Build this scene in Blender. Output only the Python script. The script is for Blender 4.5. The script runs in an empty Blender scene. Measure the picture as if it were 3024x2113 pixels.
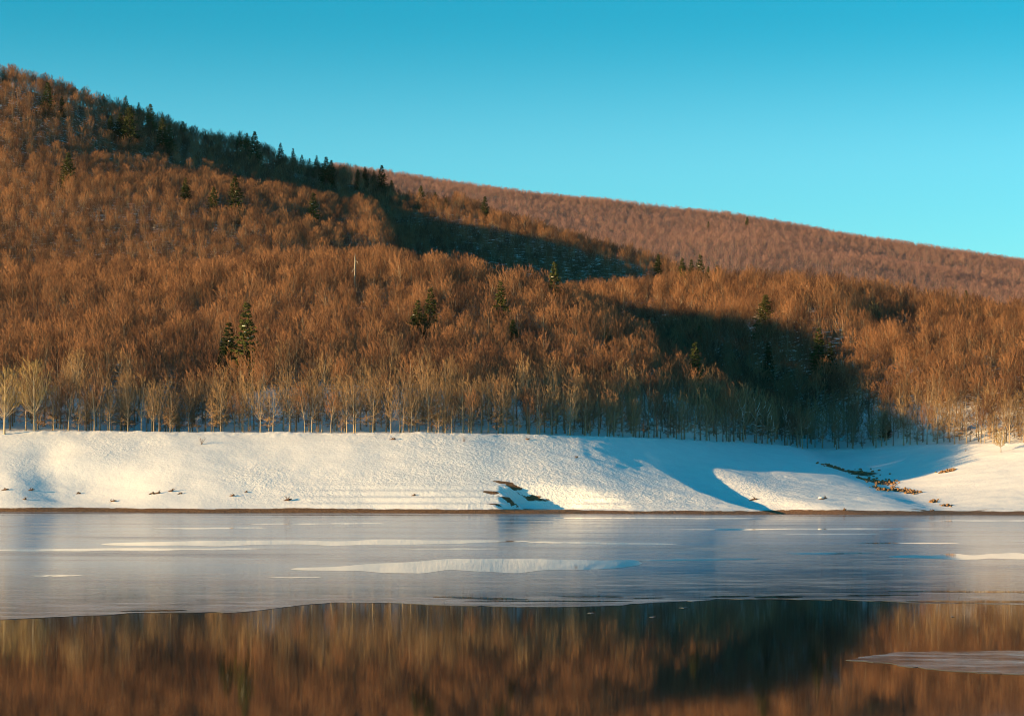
import bpy, math
import numpy as np
from mathutils import Vector, Matrix

# ------------------------------------------------------------------ camera, sky, sun, exposure
S = bpy.context.scene
COL = S.collection
F = 2300.0            # focal length in pixels of a 1024 px wide picture
HZ = 494.0            # picture row of the horizon on the optical axis
CAMH = 4.0            # eye height above the lake, metres
ROLL = math.radians(0.22)

cam_d = bpy.data.cameras.new('camera')
cam = bpy.data.objects.new('camera', cam_d)
COL.objects.link(cam)
cam.location = (0, 0, CAMH)
cam.rotation_euler = (Matrix.Rotation(math.radians(90), 4, 'X') @ Matrix.Rotation(ROLL, 4, 'Z')).to_euler()
cam_d.sensor_width = 36.0
cam_d.lens = 36.0 * F / 1024.0
cam_d.shift_y = (HZ - 357.5) / 1024.0
cam_d.clip_start = 0.5
cam_d.clip_end = 20000.0
S.camera = cam

SUN_EL = math.radians(8.0)
SUN_AZ = math.radians(68.0)      # from straight behind the camera round to its left
TO_SUN = Vector((-math.sin(SUN_AZ) * math.cos(SUN_EL), -math.cos(SUN_AZ) * math.cos(SUN_EL), math.sin(SUN_EL)))

W = bpy.data.worlds.new('World')
S.world = W
W.use_nodes = True
wn, wl = W.node_tree.nodes, W.node_tree.links
wn.clear()
sky = wn.new('ShaderNodeTexSky')
sky.sky_type = 'NISHITA'
sky.sun_disc = False
sky.sun_elevation = SUN_EL
sky.sun_rotation = math.radians(180.0) + SUN_AZ
sky.altitude = 600
sky.air_density = 1.0
sky.dust_density = 0.6
sky.ozone_density = 3.0
# the clear winter sky of the photograph is more cyan and fades faster away from the horizon than the model's:
# one smooth tint by elevation, the same all round and up to the zenith (halved here, doubled below)
wtc = wn.new('ShaderNodeTexCoord')
wsx = wn.new('ShaderNodeSeparateXYZ'); wl.new(wtc.outputs['Generated'], wsx.inputs[0])
wrp = wn.new('ShaderNodeValToRGB'); wrp.color_ramp.interpolation = 'EASE'
SKYT = ((0.08, (0.38, 0.74, 0.66)), (0.135, (0.33, 0.73, 0.66)), (0.21, (0.060, 0.56, 0.53)), (0.36, (0.003, 0.50, 0.50)), (1.0, (0.002, 0.52, 0.51)))
while len(wrp.color_ramp.elements) < len(SKYT): wrp.color_ramp.elements.new(0.5)
for e, (p, c) in zip(wrp.color_ramp.elements, SKYT): e.position = p; e.color = (*c, 1)
wl.new(wsx.outputs[2], wrp.inputs[0])
wmx = wn.new('ShaderNodeMix'); wmx.data_type = 'RGBA'; wmx.blend_type = 'MULTIPLY'; wmx.inputs[0].default_value = 1.0
wl.new(sky.outputs[0], wmx.inputs[6]); wl.new(wrp.outputs[0], wmx.inputs[7])
bg = wn.new('ShaderNodeBackground')
bg.inputs['Strength'].default_value = 0.143
wo = wn.new('ShaderNodeOutputWorld')
wl.new(wmx.outputs[2], bg.inputs['Color'])
wl.new(bg.outputs[0], wo.inputs['Surface'])

sun_d = bpy.data.lights.new('sun', 'SUN')
sun_d.energy = 4.25
sun_d.angle = math.radians(0.53)
sun_d.color = (1.0, 0.62, 0.26)
sun = bpy.data.objects.new('sun', sun_d)
COL.objects.link(sun)
sun.rotation_euler = TO_SUN.to_track_quat('Z', 'Y').to_euler()

S.view_settings.view_transform = 'Standard'
S.view_settings.look = 'None'
S.view_settings.exposure = 1.42
S.view_settings.gamma = 1.0
S.view_settings.use_curve_mapping = False
S.cycles.use_denoising = True
S.cycles.max_bounces = 4
S.cycles.diffuse_bounces = 2
S.cycles.glossy_bounces = 2
S.cycles.volume_bounces = 0
S.cycles.sample_clamp_indirect = 6.0
S.cycles.pixel_filter_type = 'BLACKMAN_HARRIS'
S.cycles.filter_width = 1.0

# ------------------------------------------------------------------ helpers
def tag(o, label=None, cat=None, group=None, kind=None):
    if label: o['label'] = label
    if cat: o['category'] = cat
    if group: o['group'] = group
    if kind: o['kind'] = kind
    return o

def mesh_from(name, V, faces_list, mats=(), smooth=False, flat=False):
    """V (n,3); faces_list: list of (faces array (m,k), material index)"""
    me = bpy.data.meshes.new(name)
    V = np.asarray(V, dtype=np.float32)
    me.vertices.add(len(V)); me.vertices.foreach_set('co', V.ravel())
    loops, starts, mi, n = [], [], [], 0
    for Fa, m in faces_list:
        Fa = np.asarray(Fa, dtype=np.int32)
        if len(Fa) == 0: continue
        k = Fa.shape[1]
        loops.append(Fa.ravel()); starts.append(n + np.arange(len(Fa), dtype=np.int32) * k)
        mi.append(np.full(len(Fa), m, dtype=np.int32)); n += Fa.size
    loops, starts, mi = np.concatenate(loops), np.concatenate(starts), np.concatenate(mi)
    me.loops.add(len(loops)); me.loops.foreach_set('vertex_index', loops)
    me.polygons.add(len(starts)); me.polygons.foreach_set('loop_start', starts)
    me.polygons.foreach_set('material_index', mi)
    if smooth: me.polygons.foreach_set('use_smooth', np.ones(len(starts), dtype=bool))
    if flat: me.polygons.foreach_set('use_smooth', np.zeros(len(starts), dtype=bool))
    for m in mats: me.materials.append(m)
    me.update(calc_edges=True)
    return me

def link(name, data, parent=None, loc=None):
    o = bpy.data.objects.new(name, data)
    COL.objects.link(o)
    if parent is not None: o.parent = parent
    if loc is not None: o.location = loc
    return o

def unit(a):
    return a / np.maximum(np.linalg.norm(a, axis=-1, keepdims=True), 1e-9)

def tubes(p0, p1, r0, r1, k=3):
    """k-sided tapered prisms for arrays of segments -> verts, quads"""
    p0, p1 = np.atleast_2d(p0), np.atleast_2d(p1)
    n = len(p0)
    r0 = np.broadcast_to(r0, (n,)); r1 = np.broadcast_to(r1, (n,))
    d = unit(p1 - p0)
    ref = np.where(np.abs(d[:, 2:3]) > 0.9, np.array([[1.0, 0, 0]]), np.array([[0, 0, 1.0]]))
    a = unit(np.cross(d, ref)); b = np.cross(d, a)
    th = np.arange(k) * 2 * np.pi / k
    off = a[:, None, :] * np.cos(th)[None, :, None] + b[:, None, :] * np.sin(th)[None, :, None]
    V = np.concatenate([p0[:, None] + off * r0[:, None, None], p1[:, None] + off * r1[:, None, None]], axis=1)
    base = (np.arange(n) * 2 * k)[:, None]
    j = np.arange(k); j2 = (j + 1) % k
    Fq = np.stack([base + j, base + j2, base + j2 + k, base + j + k], axis=2).reshape(-1, 4)
    return V.reshape(-1, 3), Fq

def spikes(p0, p1, r0):
    """3-sided pointed twigs -> verts, tris"""
    n = len(p0)
    r0 = np.broadcast_to(r0, (n,))
    d = unit(p1 - p0)
    ref = np.where(np.abs(d[:, 2:3]) > 0.9, np.array([[1.0, 0, 0]]), np.array([[0, 0, 1.0]]))
    a = unit(np.cross(d, ref)); b = np.cross(d, a)
    th = np.arange(3) * 2 * np.pi / 3
    off = a[:, None, :] * np.cos(th)[None, :, None] + b[:, None, :] * np.sin(th)[None, :, None]
    V = np.concatenate([p0[:, None] + off * r0[:, None, None], p1[:, None]], axis=1)
    base = (np.arange(n) * 4)[:, None]
    T = np.stack([np.concatenate([base + j, base + (j + 1) % 3, base + 3], axis=1) for j in range(3)], axis=1).reshape(-1, 3)
    return V.reshape(-1, 3), T

class Bag:
    """collects verts/faces with a material index"""
    def __init__(s): s.V, s.Q, s.T, s.n = [], [], [], 0
    def add(s, V, Fa, m=0):
        (s.Q if Fa.shape[1] == 4 else s.T).append((Fa + s.n, m)); s.V.append(V); s.n += len(V)
    def mesh(s, name, mats, smooth=False):
        return mesh_from(name, np.concatenate(s.V), s.Q + s.T, mats, smooth)

def vnoise(x, y, seed=0):
    """smooth value noise, about -1..1"""
    xi, yi = np.floor(x).astype(np.int64), np.floor(y).astype(np.int64)
    fx, fy = x - xi, y - yi
    fx = fx * fx * (3 - 2 * fx); fy = fy * fy * (3 - 2 * fy)
    def h(a, b):
        n = (a * 374761393 + b * 668265263 + seed * 974634777) & 0x7fffffff
        n = ((n ^ (n >> 13)) * 1274126177) & 0x7fffffff
        return ((n ^ (n >> 16)) & 0xffff) / 32767.5 - 1.0
    return (h(xi, yi) * (1 - fx) + h(xi + 1, yi) * fx) * (1 - fy) + (h(xi, yi + 1) * (1 - fx) + h(xi + 1, yi + 1) * fx) * fy

def fbm(x, y, oct=4, seed=0):
    s, a = 0, 1.0
    for i in range(oct):
        s = s + a * vnoise(x, y, seed + i * 17); x = x * 2.03 + 5.1; y = y * 2.03 - 3.7; a *= 0.5
    return s / 1.9

def sstep(a, b, x):
    t = np.clip((x - a) / (b - a), 0, 1)
    return t * t * (3 - 2 * t)

# ------------------------------------------------------------------ materials
def new_mat(name):
    m = bpy.data.materials.new(name); m.use_nodes = True
    nt = m.node_tree; nt.nodes.clear()
    out = nt.nodes.new('ShaderNodeOutputMaterial')
    bs = nt.nodes.new('ShaderNodeBsdfPrincipled')
    nt.links.new(bs.outputs[0], out.inputs['Surface'])
    return m, nt, bs

def N(nt, typ, **kw):
    n = nt.nodes.new(typ)
    for k, v in kw.items():
        if k in ('op',): n.operation = v
        else: setattr(n, k, v)
    return n

def ramp(nt, fac, stops, interp='LINEAR'):
    r = nt.nodes.new('ShaderNodeValToRGB')
    r.color_ramp.interpolation = interp
    el = r.color_ramp.elements
    while len(el) < len(stops): el.new(0.5)
    for e, (p, c) in zip(el, stops):
        e.position = p; e.color = (*c, 1) if len(c) == 3 else c
    nt.links.new(fac, r.inputs[0])
    return r.outputs[0]

def noise(nt, vec, scale, detail=3, rough=0.55):
    n = nt.nodes.new('ShaderNodeTexNoise')
    n.inputs['Scale'].default_value = scale; n.inputs['Detail'].default_value = detail; n.inputs['Roughness'].default_value = rough
    if vec is not None: nt.links.new(vec, n.inputs['Vector'])
    return n.outputs[0]

def mapping(nt, vec, scale=(1, 1, 1), loc=(0, 0, 0)):
    m = nt.nodes.new('ShaderNodeMapping')
    m.inputs['Scale'].default_value = scale; m.inputs['Location'].default_value = loc
    nt.links.new(vec, m.inputs['Vector'])
    return m.outputs[0]

def mathn(nt, op, a, b):
    n = nt.nodes.new('ShaderNodeMath'); n.operation = op
    for i, v in enumerate((a, b)):
        if v is None: continue
        if isinstance(v, (int, float)): n.inputs[i].default_value = v
        else: nt.links.new(v, n.inputs[i])
    return n.outputs[0]

def mixc(nt, fac, a, b, blend='MIX'):
    n = nt.nodes.new('ShaderNodeMix'); n.data_type = 'RGBA'; n.blend_type = blend
    for sock, v in ((n.inputs[0], fac), (n.inputs[6], a), (n.inputs[7], b)):
        if isinstance(v, (int, float)): sock.default_value = v
        elif isinstance(v, tuple): sock.default_value = (*v, 1)
        else: nt.links.new(v, sock)
    return n.outputs[2]

def bark_material(name, dark, light, per=True, pow_=1.0):
    """colour varies from tree to tree (Random of the object or instance) and along the bark"""
    m, nt, bs = new_mat(name)
    oi = nt.nodes.new('ShaderNodeObjectInfo')
    tc = nt.nodes.new('ShaderNodeTexCoord')
    nz = noise(nt, mapping(nt, tc.outputs['Object'], (1.5, 1.5, 0.6)), 1.3, 3)
    f = mathn(nt, 'ADD', mathn(nt, 'MULTIPLY', oi.outputs['Random'], 0.75), mathn(nt, 'MULTIPLY', nz, 0.35))
    c = ramp(nt, f, [(0.12, dark), (0.95, light)])
    nt.links.new(c, bs.inputs['Base Color'])
    bs.inputs['Roughness'].default_value = 0.85
    bs.inputs['Specular IOR Level'].default_value = 0.2
    return m

M_TRUNK = bark_material('beech_bark', (0.17, 0.135, 0.10), (0.42, 0.335, 0.235))
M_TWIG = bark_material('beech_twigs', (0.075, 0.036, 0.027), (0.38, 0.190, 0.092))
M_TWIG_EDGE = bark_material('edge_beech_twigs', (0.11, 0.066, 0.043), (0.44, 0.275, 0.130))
M_TWIG_HAZED = bark_material('hazed_far_twigs', (0.27, 0.150, 0.130), (0.37, 0.210, 0.190))  # pale pink of distance haze is mixed into the twig colour
M_TWIG_PALE = bark_material('pale_twigs', (0.36, 0.25, 0.10), (0.42, 0.30, 0.13))
M_TRUNK_PALE = bark_material('pale_bark', (0.36, 0.29, 0.19), (0.44, 0.36, 0.25))
M_DEAD = bark_material('bleached_deadwood', (0.30, 0.26, 0.21), (0.40, 0.35, 0.29))
M_FIR = bark_material('spruce_needles', (0.026, 0.038, 0.011), (0.085, 0.095, 0.024))
M_FIRTRUNK = bark_material('spruce_bark', (0.06, 0.04, 0.03), (0.10, 0.07, 0.05))
M_DRIFT = bark_material('driftwood', (0.08, 0.045, 0.03), (0.17, 0.10, 0.06))

def snow_clump_material():
    m, nt, bs = new_mat('clump_snow')
    bs.inputs['Base Color'].default_value = (0.86, 0.87, 0.88, 1)
    bs.inputs['Roughness'].default_value = 0.6
    return m
M_SNOW = snow_clump_material()

def ground_material():
    m, nt, bs = new_mat('snow_ground')
    geo = nt.nodes.new('ShaderNodeNewGeometry')
    pos = geo.outputs['Position']
    sx = nt.nodes.new('ShaderNodeSeparateXYZ'); nt.links.new(pos, sx.inputs[0])
    at = nt.nodes.new('ShaderNodeAttribute'); at.attribute_name = 'soil'
    # bare soil: the drawdown strip at the water plus the painted-in patches (attribute), both with ragged edges
    n1 = noise(nt, mapping(nt, pos, (0.25, 0.9, 0.9)), 1.0, 5, 0.65)
    n2 = noise(nt, mapping(nt, pos, (0.05, 0.05, 0.05)), 1.0, 3)
    lim = mathn(nt, 'ADD', mathn(nt, 'MULTIPLY', n1, 0.5), mathn(nt, 'MULTIPLY', n2, 0.9))
    strip = mathn(nt, 'LESS_THAN', sx.outputs[2], mathn(nt, 'ADD', lim, 0.10))
    patch = mathn(nt, 'GREATER_THAN', mathn(nt, 'ADD', at.outputs['Fac'], mathn(nt, 'MULTIPLY', mathn(nt, 'SUBTRACT', n1, 0.5), 1.5)), 0.5)
    soil = mathn(nt, 'MAXIMUM', strip, patch)
    sc = ramp(nt, noise(nt, pos, 2.2, 5), [(0.3, (0.09, 0.045, 0.022)), (0.7, (0.27, 0.15, 0.07))])
    wc = ramp(nt, noise(nt, pos, 0.3, 4), [(0.3, (0.80, 0.81, 0.82)), (0.7, (0.88, 0.88, 0.88))])
    nt.links.new(mixc(nt, soil, wc, sc), bs.inputs['Base Color'])
    bs.inputs['Roughness'].default_value = 0.7
    bs.inputs['Specular IOR Level'].default_value = 0.25
    b1 = noise(nt, mapping(nt, pos, (1, 1.0, 1)), 1.1, 6, 0.6)
    al = nt.nodes.new('ShaderNodeAttribute'); al.attribute_name = 'lumpy'
    bp = nt.nodes.new('ShaderNodeBump'); bp.inputs['Distance'].default_value = 0.32
    nt.links.new(al.outputs['Fac'], bp.inputs['Strength'])
    nt.links.new(b1, bp.inputs['Height']); nt.links.new(bp.outputs[0], bs.inputs['Normal'])
    return m
M_GROUND = ground_material()

def water_material():
    m, nt, bs = new_mat('lake_water')
    bs.inputs['Base Color'].default_value = (0.010, 0.012, 0.014, 1)
    bs.inputs['IOR'].default_value = 1.333
    bs.inputs['Roughness'].default_value = 0.035
    return m
M_WATER = water_material()

def ice_material(name, smooth=False):
    m, nt, bs = new_mat(name)
    geo = nt.nodes.new('ShaderNodeNewGeometry'); pos = geo.outputs['Position']
    streak = noise(nt, mapping(nt, pos, (0.020, 0.045, 1)), 1.0, 6, 0.62)
    fine = noise(nt, mapping(nt, pos, (0.30, 0.75, 1)), 1.0, 7, 0.75)
    f = mathn(nt, 'ADD', mathn(nt, 'MULTIPLY', streak, 0.55), mathn(nt, 'MULTIPLY', fine, 0.45))
    c = ramp(nt, f, [(0.40, (0.05, 0.07, 0.10)), (0.62, (0.30, 0.30, 0.33))])
    nt.links.new(c, bs.inputs['Base Color'])
    if smooth:
        bs.inputs['Roughness'].default_value = 0.022
    else:
        r = ramp(nt, f, [(0.38, (0.03,) * 3), (0.47, (0.06,) * 3), (0.62, (0.14,) * 3)])
        bp = nt.nodes.new('ShaderNodeBump'); bp.inputs['Strength'].default_value = 0.20; bp.inputs['Distance'].default_value = 0.02
        nt.links.new(fine, bp.inputs['Height'])
    bs.inputs['IOR'].default_value = 1.31
    if not smooth:
        # granular ice: a dull, slightly lavender gloss over a pale matt body
        gl = nt.nodes.new('ShaderNodeBsdfGlossy'); gl.distribution = 'GGX'
        nt.links.new(ramp(nt, f, [(0.43, (0.56, 0.62, 0.72)), (0.57, (0.86, 0.86, 0.90))]), gl.inputs['Color'])
        nt.links.new(r, gl.inputs['Roughness']); nt.links.new(bp.outputs[0], gl.inputs['Normal'])
        df = nt.nodes.new('ShaderNodeBsdfDiffuse')
        nt.links.new(ramp(nt, fine, [(0.42, (0.22, 0.22, 0.27)), (0.58, (0.72, 0.70, 0.74))]), df.inputs['Color'])
        mx = nt.nodes.new('ShaderNodeMixShader')
        nt.links.new(ramp(nt, f, [(0.44, (0.05,) * 3), (0.58, (0.34,) * 3)]), mx.inputs[0])
        nt.links.new(gl.outputs[0], mx.inputs[1]); nt.links.new(df.outputs[0], mx.inputs[2])
        out = next(n for n in nt.nodes if n.type == 'OUTPUT_MATERIAL')
        nt.links.new(mx.outputs[0], out.inputs['Surface'])
    return m
M_ICE = ice_material('lake_ice')
M_ICE_SMOOTH = ice_material('smooth_ice', True)
M_ICE_FLOE = ice_material('frosted_ice')
M_RIM, _nt, _bs = new_mat('wet_ice_rim')  # painted dark and matt to suppress a bright sky reflection along the ice edge
_bs.inputs['Base Color'].default_value = (0.05, 0.06, 0.07, 1); _bs.inputs['Roughness'].default_value = 0.9; _bs.inputs['Specular IOR Level'].default_value = 0.05

# ------------------------------------------------------------------ terrain
KX = np.array([-2500, -400, -150, -116, -37, 2, 22, 42, 62, 82, 95, 108, 122, 135, 200, 400, 2500.])
KS = np.array([478, 478, 478, 480, 484, 486, 487, 489, 492, 495, 497, 499, 500, 500, 500, 500, 500.])
KB = np.array([520, 520, 520, 522, 528, 536, 550, 582, 618, 642, 648, 636, 614, 596, 560, 545, 545.])
def smooth_curve(kx, ky):
    xs = np.arange(-2500, 2501, 1.0)
    y = np.interp(xs, kx, ky)
    w = np.hanning(25); w /= w.sum()
    yp = np.pad(y, 12, mode='edge')
    return xs, np.convolve(yp, w, 'valid')
_xs, _ys = smooth_curve(KX, KS)
_, _yb = smooth_curve(KX, KB)
def shore(x): return np.interp(x, _xs, _ys) + 1.2 * vnoise(x * 0.06, x * 0 + 3.3, 5)
def treeline(x): return np.interp(x, _xs, _yb) + 1.5 * vnoise(x * 0.09, x * 0 + 7.7, 6)

# hillside control points: (picture column, distance, ground height)
CP = [
 (-700, 560, 26), (-300, 560, 26), (0, 560, 27), (200, 562, 27), (400, 566, 27), (500, 572, 27), (560, 585, 26),
 (-700, 640, 44), (-300, 640, 44), (0, 645, 44), (200, 650, 46), (400, 655, 47), (500, 660, 46),
 (-700, 760, 60), (-300, 760, 64), (0, 760, 67), (100, 760, 68), (200, 765, 70), (300, 770, 72), (420, 780, 74), (480, 755, 68), (535, 740, 61),
 (0, 815, 70), (200, 820, 75), (300, 830, 78), (400, 850, 82),
 (-120, 1000, 126), (0, 1000, 128), (200, 1000, 124), (300, 1000, 116), (370, 980, 107),
 (-120, 1090, 168), (0, 1090, 167), (100, 1100, 158), (200, 1100, 147), (300, 1100, 139), (375, 1060, 124),
 (-700, 1200, 150), (-300, 1180, 190), (-120, 1150, 200), (200, 1205, 183), (250, 1205, 173), (300, 1208, 163), (384, 1215, 151), (390, 1130, 129),
 (-120, 1190, 222), (0, 1190, 214), (100, 1200, 201.5), (200, 1225, 188), (250, 1250, 185), (300, 1260, 176), (340, 1268, 174), (384, 1275, 167.5),
 (446, 1190, 152), (486, 1160, 140), (558, 1110, 120), (624, 1110, 115), (687, 1080, 102), (740, 1080, 84), (690, 940, 84), (720, 860, 75),
 # gully behind the near crest
 (425, 1050, 106), (450, 1070, 108), (520, 1085, 106), (580, 1085, 105), (640, 1075, 99), (430, 960, 86), (500, 960, 84), (580, 960, 82), (660, 960, 78), (480, 870, 72), (560, 850, 62), (640, 820, 52),
 (600, 722, 55), (560, 735, 59),
 (758, 800, 64), (861, 760, 56), (940, 720, 49), (1024, 700, 46), (1200, 690, 40), (1600, 690, 34),
 # rib and first gully above the bay
 (590, 712, 54), (640, 676, 44), (668, 634, 31),
 (825, 655, 19), (800, 680, 22), (760, 705, 28), (710, 730, 35), (660, 755, 42),
 (800, 770, 59), (860, 700, 36), (940, 650, 27), (1024, 640, 27), (1200, 620, 25), (1600, 620, 25),
 # behind the ridge
 (-120, 1260, 205), (0, 1255, 190), (100, 1265, 178), (200, 1285, 168), (0, 1500, 130), (200, 1480, 110), (384, 1460, 100), (486, 1350, 80), (558, 1280, 66), (687, 1260, 56), (861, 1000, 30), (1024, 950, 26), (1300, 950, 24), (-400, 1800, 140), (-700, 1700, 100),
]
def soft(s, w=6.0): return np.maximum(s, 0) ** 2 / (np.maximum(s, 0) + w)
def carve(x, y):
    """steep shaded flanks: how far the ground drops beyond the edges of the lit faces"""
    x = np.asarray(x, float); y = np.asarray(y, float)
    c = 0.0
    # spur edge of the gully behind the near crest
    ex = np.interp(y, [800, 900, 1000, 1100, 1250], [-34, -44, -56, -66, -80])
    gd = np.interp(y, [860, 930, 990, 1060, 1100, 1140], [0, 5, 8, 8, 4, 0])
    c = c + gd * (sstep(-2, 14, x - ex) - 0.8 * sstep(-22, -2, x - ex)) * (1 - sstep(30, 110, x - ex))
    # upper end of the gully above the bay
    sd = (x - 12) * 0.9 + (y - 745) * 0.43
    c = c + 7.0 * sstep(0, 11, sd) * (1 - sstep(22, 55, sd)) * sstep(668, 690, y) * (1 - sstep(745, 770, y))
    # end of the right-hand spur
    c = c + 7.0 * sstep(114, 126, x + 0.2 * (y - 750)) * (1 - sstep(130, 190, x)) * sstep(700, 735, y) * (1 - sstep(790, 830, y))
    return c
def cpoints():
    P = []
    for u, y, z in CP:
        x = (u - 512) / F * y
        P.append((x, y, z))
    for u, v in ((-400, 120), (0, 135), (250, 155), (401, 177), (535, 194), (624, 205), (714, 216), (803, 227), (892, 243), (1024, 260), (1200, 285), (1500, 320)):
        zt = CAMH + (HZ - v) / F * 3000 - 11
        P.append(((u - 512) / F * 3000, 3000, zt))
        P.append(((u - 512) / F * 3800, 3800, zt - 130))
        P.append(((u - 512) / F * 2600, 2600, zt * 0.83))
        P.append(((u - 512) / F * 2100, 2100, max(zt * 0.52, 60)))
    for x in np.arange(-400, 420, 40.0):
        P.append((x, float(np.interp(x, _xs, _yb)) + 3, 18.6))
    return np.array(P)
_P = cpoints()
_SC = 400.0
def _tps_k(r2):
    return np.where(r2 > 1e-12, 0.5 * r2 * np.log(np.maximum(r2, 1e-12)), 0.0)
def _tps_fit(P):
    q = P[:, :2] / _SC; n = len(q)
    K = _tps_k(((q[:, None] - q[None]) ** 2).sum(-1)) + np.eye(n) * 2e-4
    A = np.zeros((n + 3, n + 3)); A[:n, :n] = K
    A[:n, n] = 1; A[:n, n + 1:] = q; A[n, :n] = 1; A[n + 1:, :n] = q.T
    b = np.zeros(n + 3); b[:n] = P[:, 2]
    return q, np.linalg.solve(A, b)
_q, _w = _tps_fit(_P)
def tps(x, y):
    sh = np.shape(x); p = np.stack([np.ravel(x), np.ravel(y)], 1) / _SC
    out = np.empty(len(p))
    for i in range(0, len(p), 20000):
        c = p[i:i + 20000]
        out[i:i + 20000] = _tps_k(((c[:, None] - _q[None]) ** 2).sum(-1)) @ _w[:-3] + _w[-3] + c @ _w[-2:]
    return out.reshape(sh)

BANK = 18.0
TROUGH = np.array([(66, 487), (64, 490), (57, 500), (47, 518), (38, 540), (34, 560.)])
def height(x, y, fine=True):
    x = np.asarray(x, float); y = np.asarray(y, float)
    ys, yb = shore(x), treeline(x)
    t = (y - ys) / (yb - ys)
    tc = np.clip(t, 0, 1)
    prof = tc * 0.86 + 0.14 * np.sin(tc * np.pi / 2) ** 2
    zb = BANK * prof
    # gully on the bank: from the head of the bay down to the right
    gx = np.interp(y, [490, 500, 540, 580, 620, 650], [99, 98, 96, 92, 88, 88])
    gd = np.interp(y, [490, 500, 530, 600, 640, 660], [0.0, 0.4, 1.6, 2.4, 2.0, 0.0])
    dx = x - gx
    zb = zb - gd * np.where(dx < 0, np.exp(-(dx / 9.0) ** 2), np.exp(-(dx / 15.0) ** 2))
    # trough running down the bank from the rib to the water, steep on its sunny side
    tx = np.interp(y, TROUGH[:, 1], TROUGH[:, 0])
    td = np.interp(y, [487, 490, 500, 520, 545, 560], [0.0, 0.5, 1.9, 2.4, 1.6, 0.0])
    dx = x - tx
    zb = zb - td * sstep(-6.5, -0.5, dx) * (1 - sstep(1.0, 17.0, dx))
    # cut behind the little promontory
    cut = sstep(-3.0, 1.5, x - 0.10 * (y - 494) + 1.5 * vnoise(y * 0.9, x * 0 + 2.0, 95)) * (1 - sstep(13.0, 29, x + 0.45 * (y - 494))) * (1 - sstep(501, 507, y))
    zb = zb - cut * np.minimum(3.6, 0.74 * np.maximum(zb, 0))
    # soft hollows in the bank on the left
    hol = sstep(-109, -97, x + 0.3 * (y - 495)) * (1 - sstep(-95, -74, x)) * sstep(478, 486, y) * (1 - sstep(498, 509, y))
    zb = zb - hol * np.minimum(1.9, 0.42 * np.maximum(zb, 0))
    zb = zb - 0.9 * np.exp(-((x + 103) / 5.0) ** 2 - ((y - 510) / 5.0) ** 2)
    zh = tps(x, y) - carve(x, y)
    # side hollow in the wood on the left
    zh = zh - 5.0 * np.exp(-((x + 84 - (y - 540) * 0.18) / 9.0) ** 2) * sstep(515, 535, y) * (1 - sstep(570, 640, y))
    d = y - yb
    w = sstep(-2, 30, d)
    zz = zb + w * (np.maximum(zh, 18) - BANK)
    zz = np.where(t < 0, np.maximum((y - ys) * 0.25, -4.0), zz)
    # hill relief
    zz = zz + sstep(10, 80, d) * (1.6 * fbm(x / 55, y / 55, 3, 21) + 3.5 * fbm(x / 170, y / 170, 2, 31) * sstep(60, 250, d))
    zz = zz + sstep(900, 1800, y) * 8 * fbm(x / 300, y / 300, 3, 41)
    if fine:
        on = sstep(0.0, 0.06, t) * (1 - sstep(40, 80, d))
        edge = np.exp(-(d / 2.2) ** 2)
        rough = 0.25 + 0.75 * sstep(-0.1, 0.6, fbm(x / 25, y / 25, 2, 51) + 0.5 * sstep(-10, 10, x) * (1 - sstep(60, 75, x)))
        zz = zz + on * (0.13 * rough * fbm(x / 2.6, y / 2.6, 3, 61) + 0.34 * fbm(x / 14, y / 10, 3, 71))
        zz = zz + edge * 0.22 * np.maximum(vnoise(x / 0.7, y / 0.7, 81) + 0.4 * vnoise(x / 4.3, y / 4.3, 82), -0.2)
        # drawdown terraces near the water
        ter = (1 - sstep(3.0, 7.5, zz)) * on * sstep(-60, -20, x) * (1 - sstep(14, 30, x))
        zz = zz + ter * 0.22 * np.sin(zz * 4.6 + 0.8 * vnoise(x / 30, y / 30, 91))
    return zz

def axis(fine0, fine1, fs, lo, hi, grow):
    a = list(np.arange(fine0, fine1 + 1e-6, fs))
    s, p = fs, fine1
    while p < hi:
        s = min(s * grow, 60); p += s; a.append(p)
    s, p = fs, fine0
    b = []
    while p > lo:
        s = min(s * grow, 60); p -= s; b.append(p)
    return np.array(b[::-1] + a)

def build_ground():
    xs = axis(-122, 150, 0.62, -2500, 2500, 1.06)
    ys = axis(474, 655, 0.62, 440, 5200, 1.05)
    X, Y = np.meshgrid(xs, ys)
    Z = height(X, Y)
    nx, ny = len(xs), len(ys)
    V = np.stack([X, Y, Z], -1).reshape(-1, 3)
    i = (np.arange(ny - 1)[:, None] * nx + np.arange(nx - 1)[None]).ravel()
    Q = np.stack([i, i + 1, i + nx + 1, i + nx], 1)
    me = mesh_from('ground', V, [(Q, 0)], [M_GROUND], True)
    x, y, z = V.T
    soil = np.zeros(len(V))
    def blob(cx, cy, rx, ry, a=1.0):
        return a * np.exp(-((x - cx) / rx) ** 2 - ((y - cy) / ry) ** 2)
    for b in SOIL: soil = np.maximum(soil, blob(*b))
    # leaf litter and brush under the trees away from the wood edge
    soil = np.maximum(soil, 0.62 * sstep(18, 70, y - treeline(x)))
    at = me.attributes.new('soil', 'FLOAT', 'POINT')
    at.data.foreach_set('value', soil.astype(np.float32))
    lum = 0.28 + 0.55 * sstep(-40, 0, x) * (1 - sstep(55, 75, x)) + 0.35 * sstep(0.0, 0.6, fbm(x / 18, y / 12, 3, 131))
    al = me.attributes.new('lumpy', 'FLOAT', 'POINT'); al.data.foreach_set('value', np.clip(lum, 0, 1).astype(np.float32))
    o = link('ground', me); tag(o, kind='structure')
    return o

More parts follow.
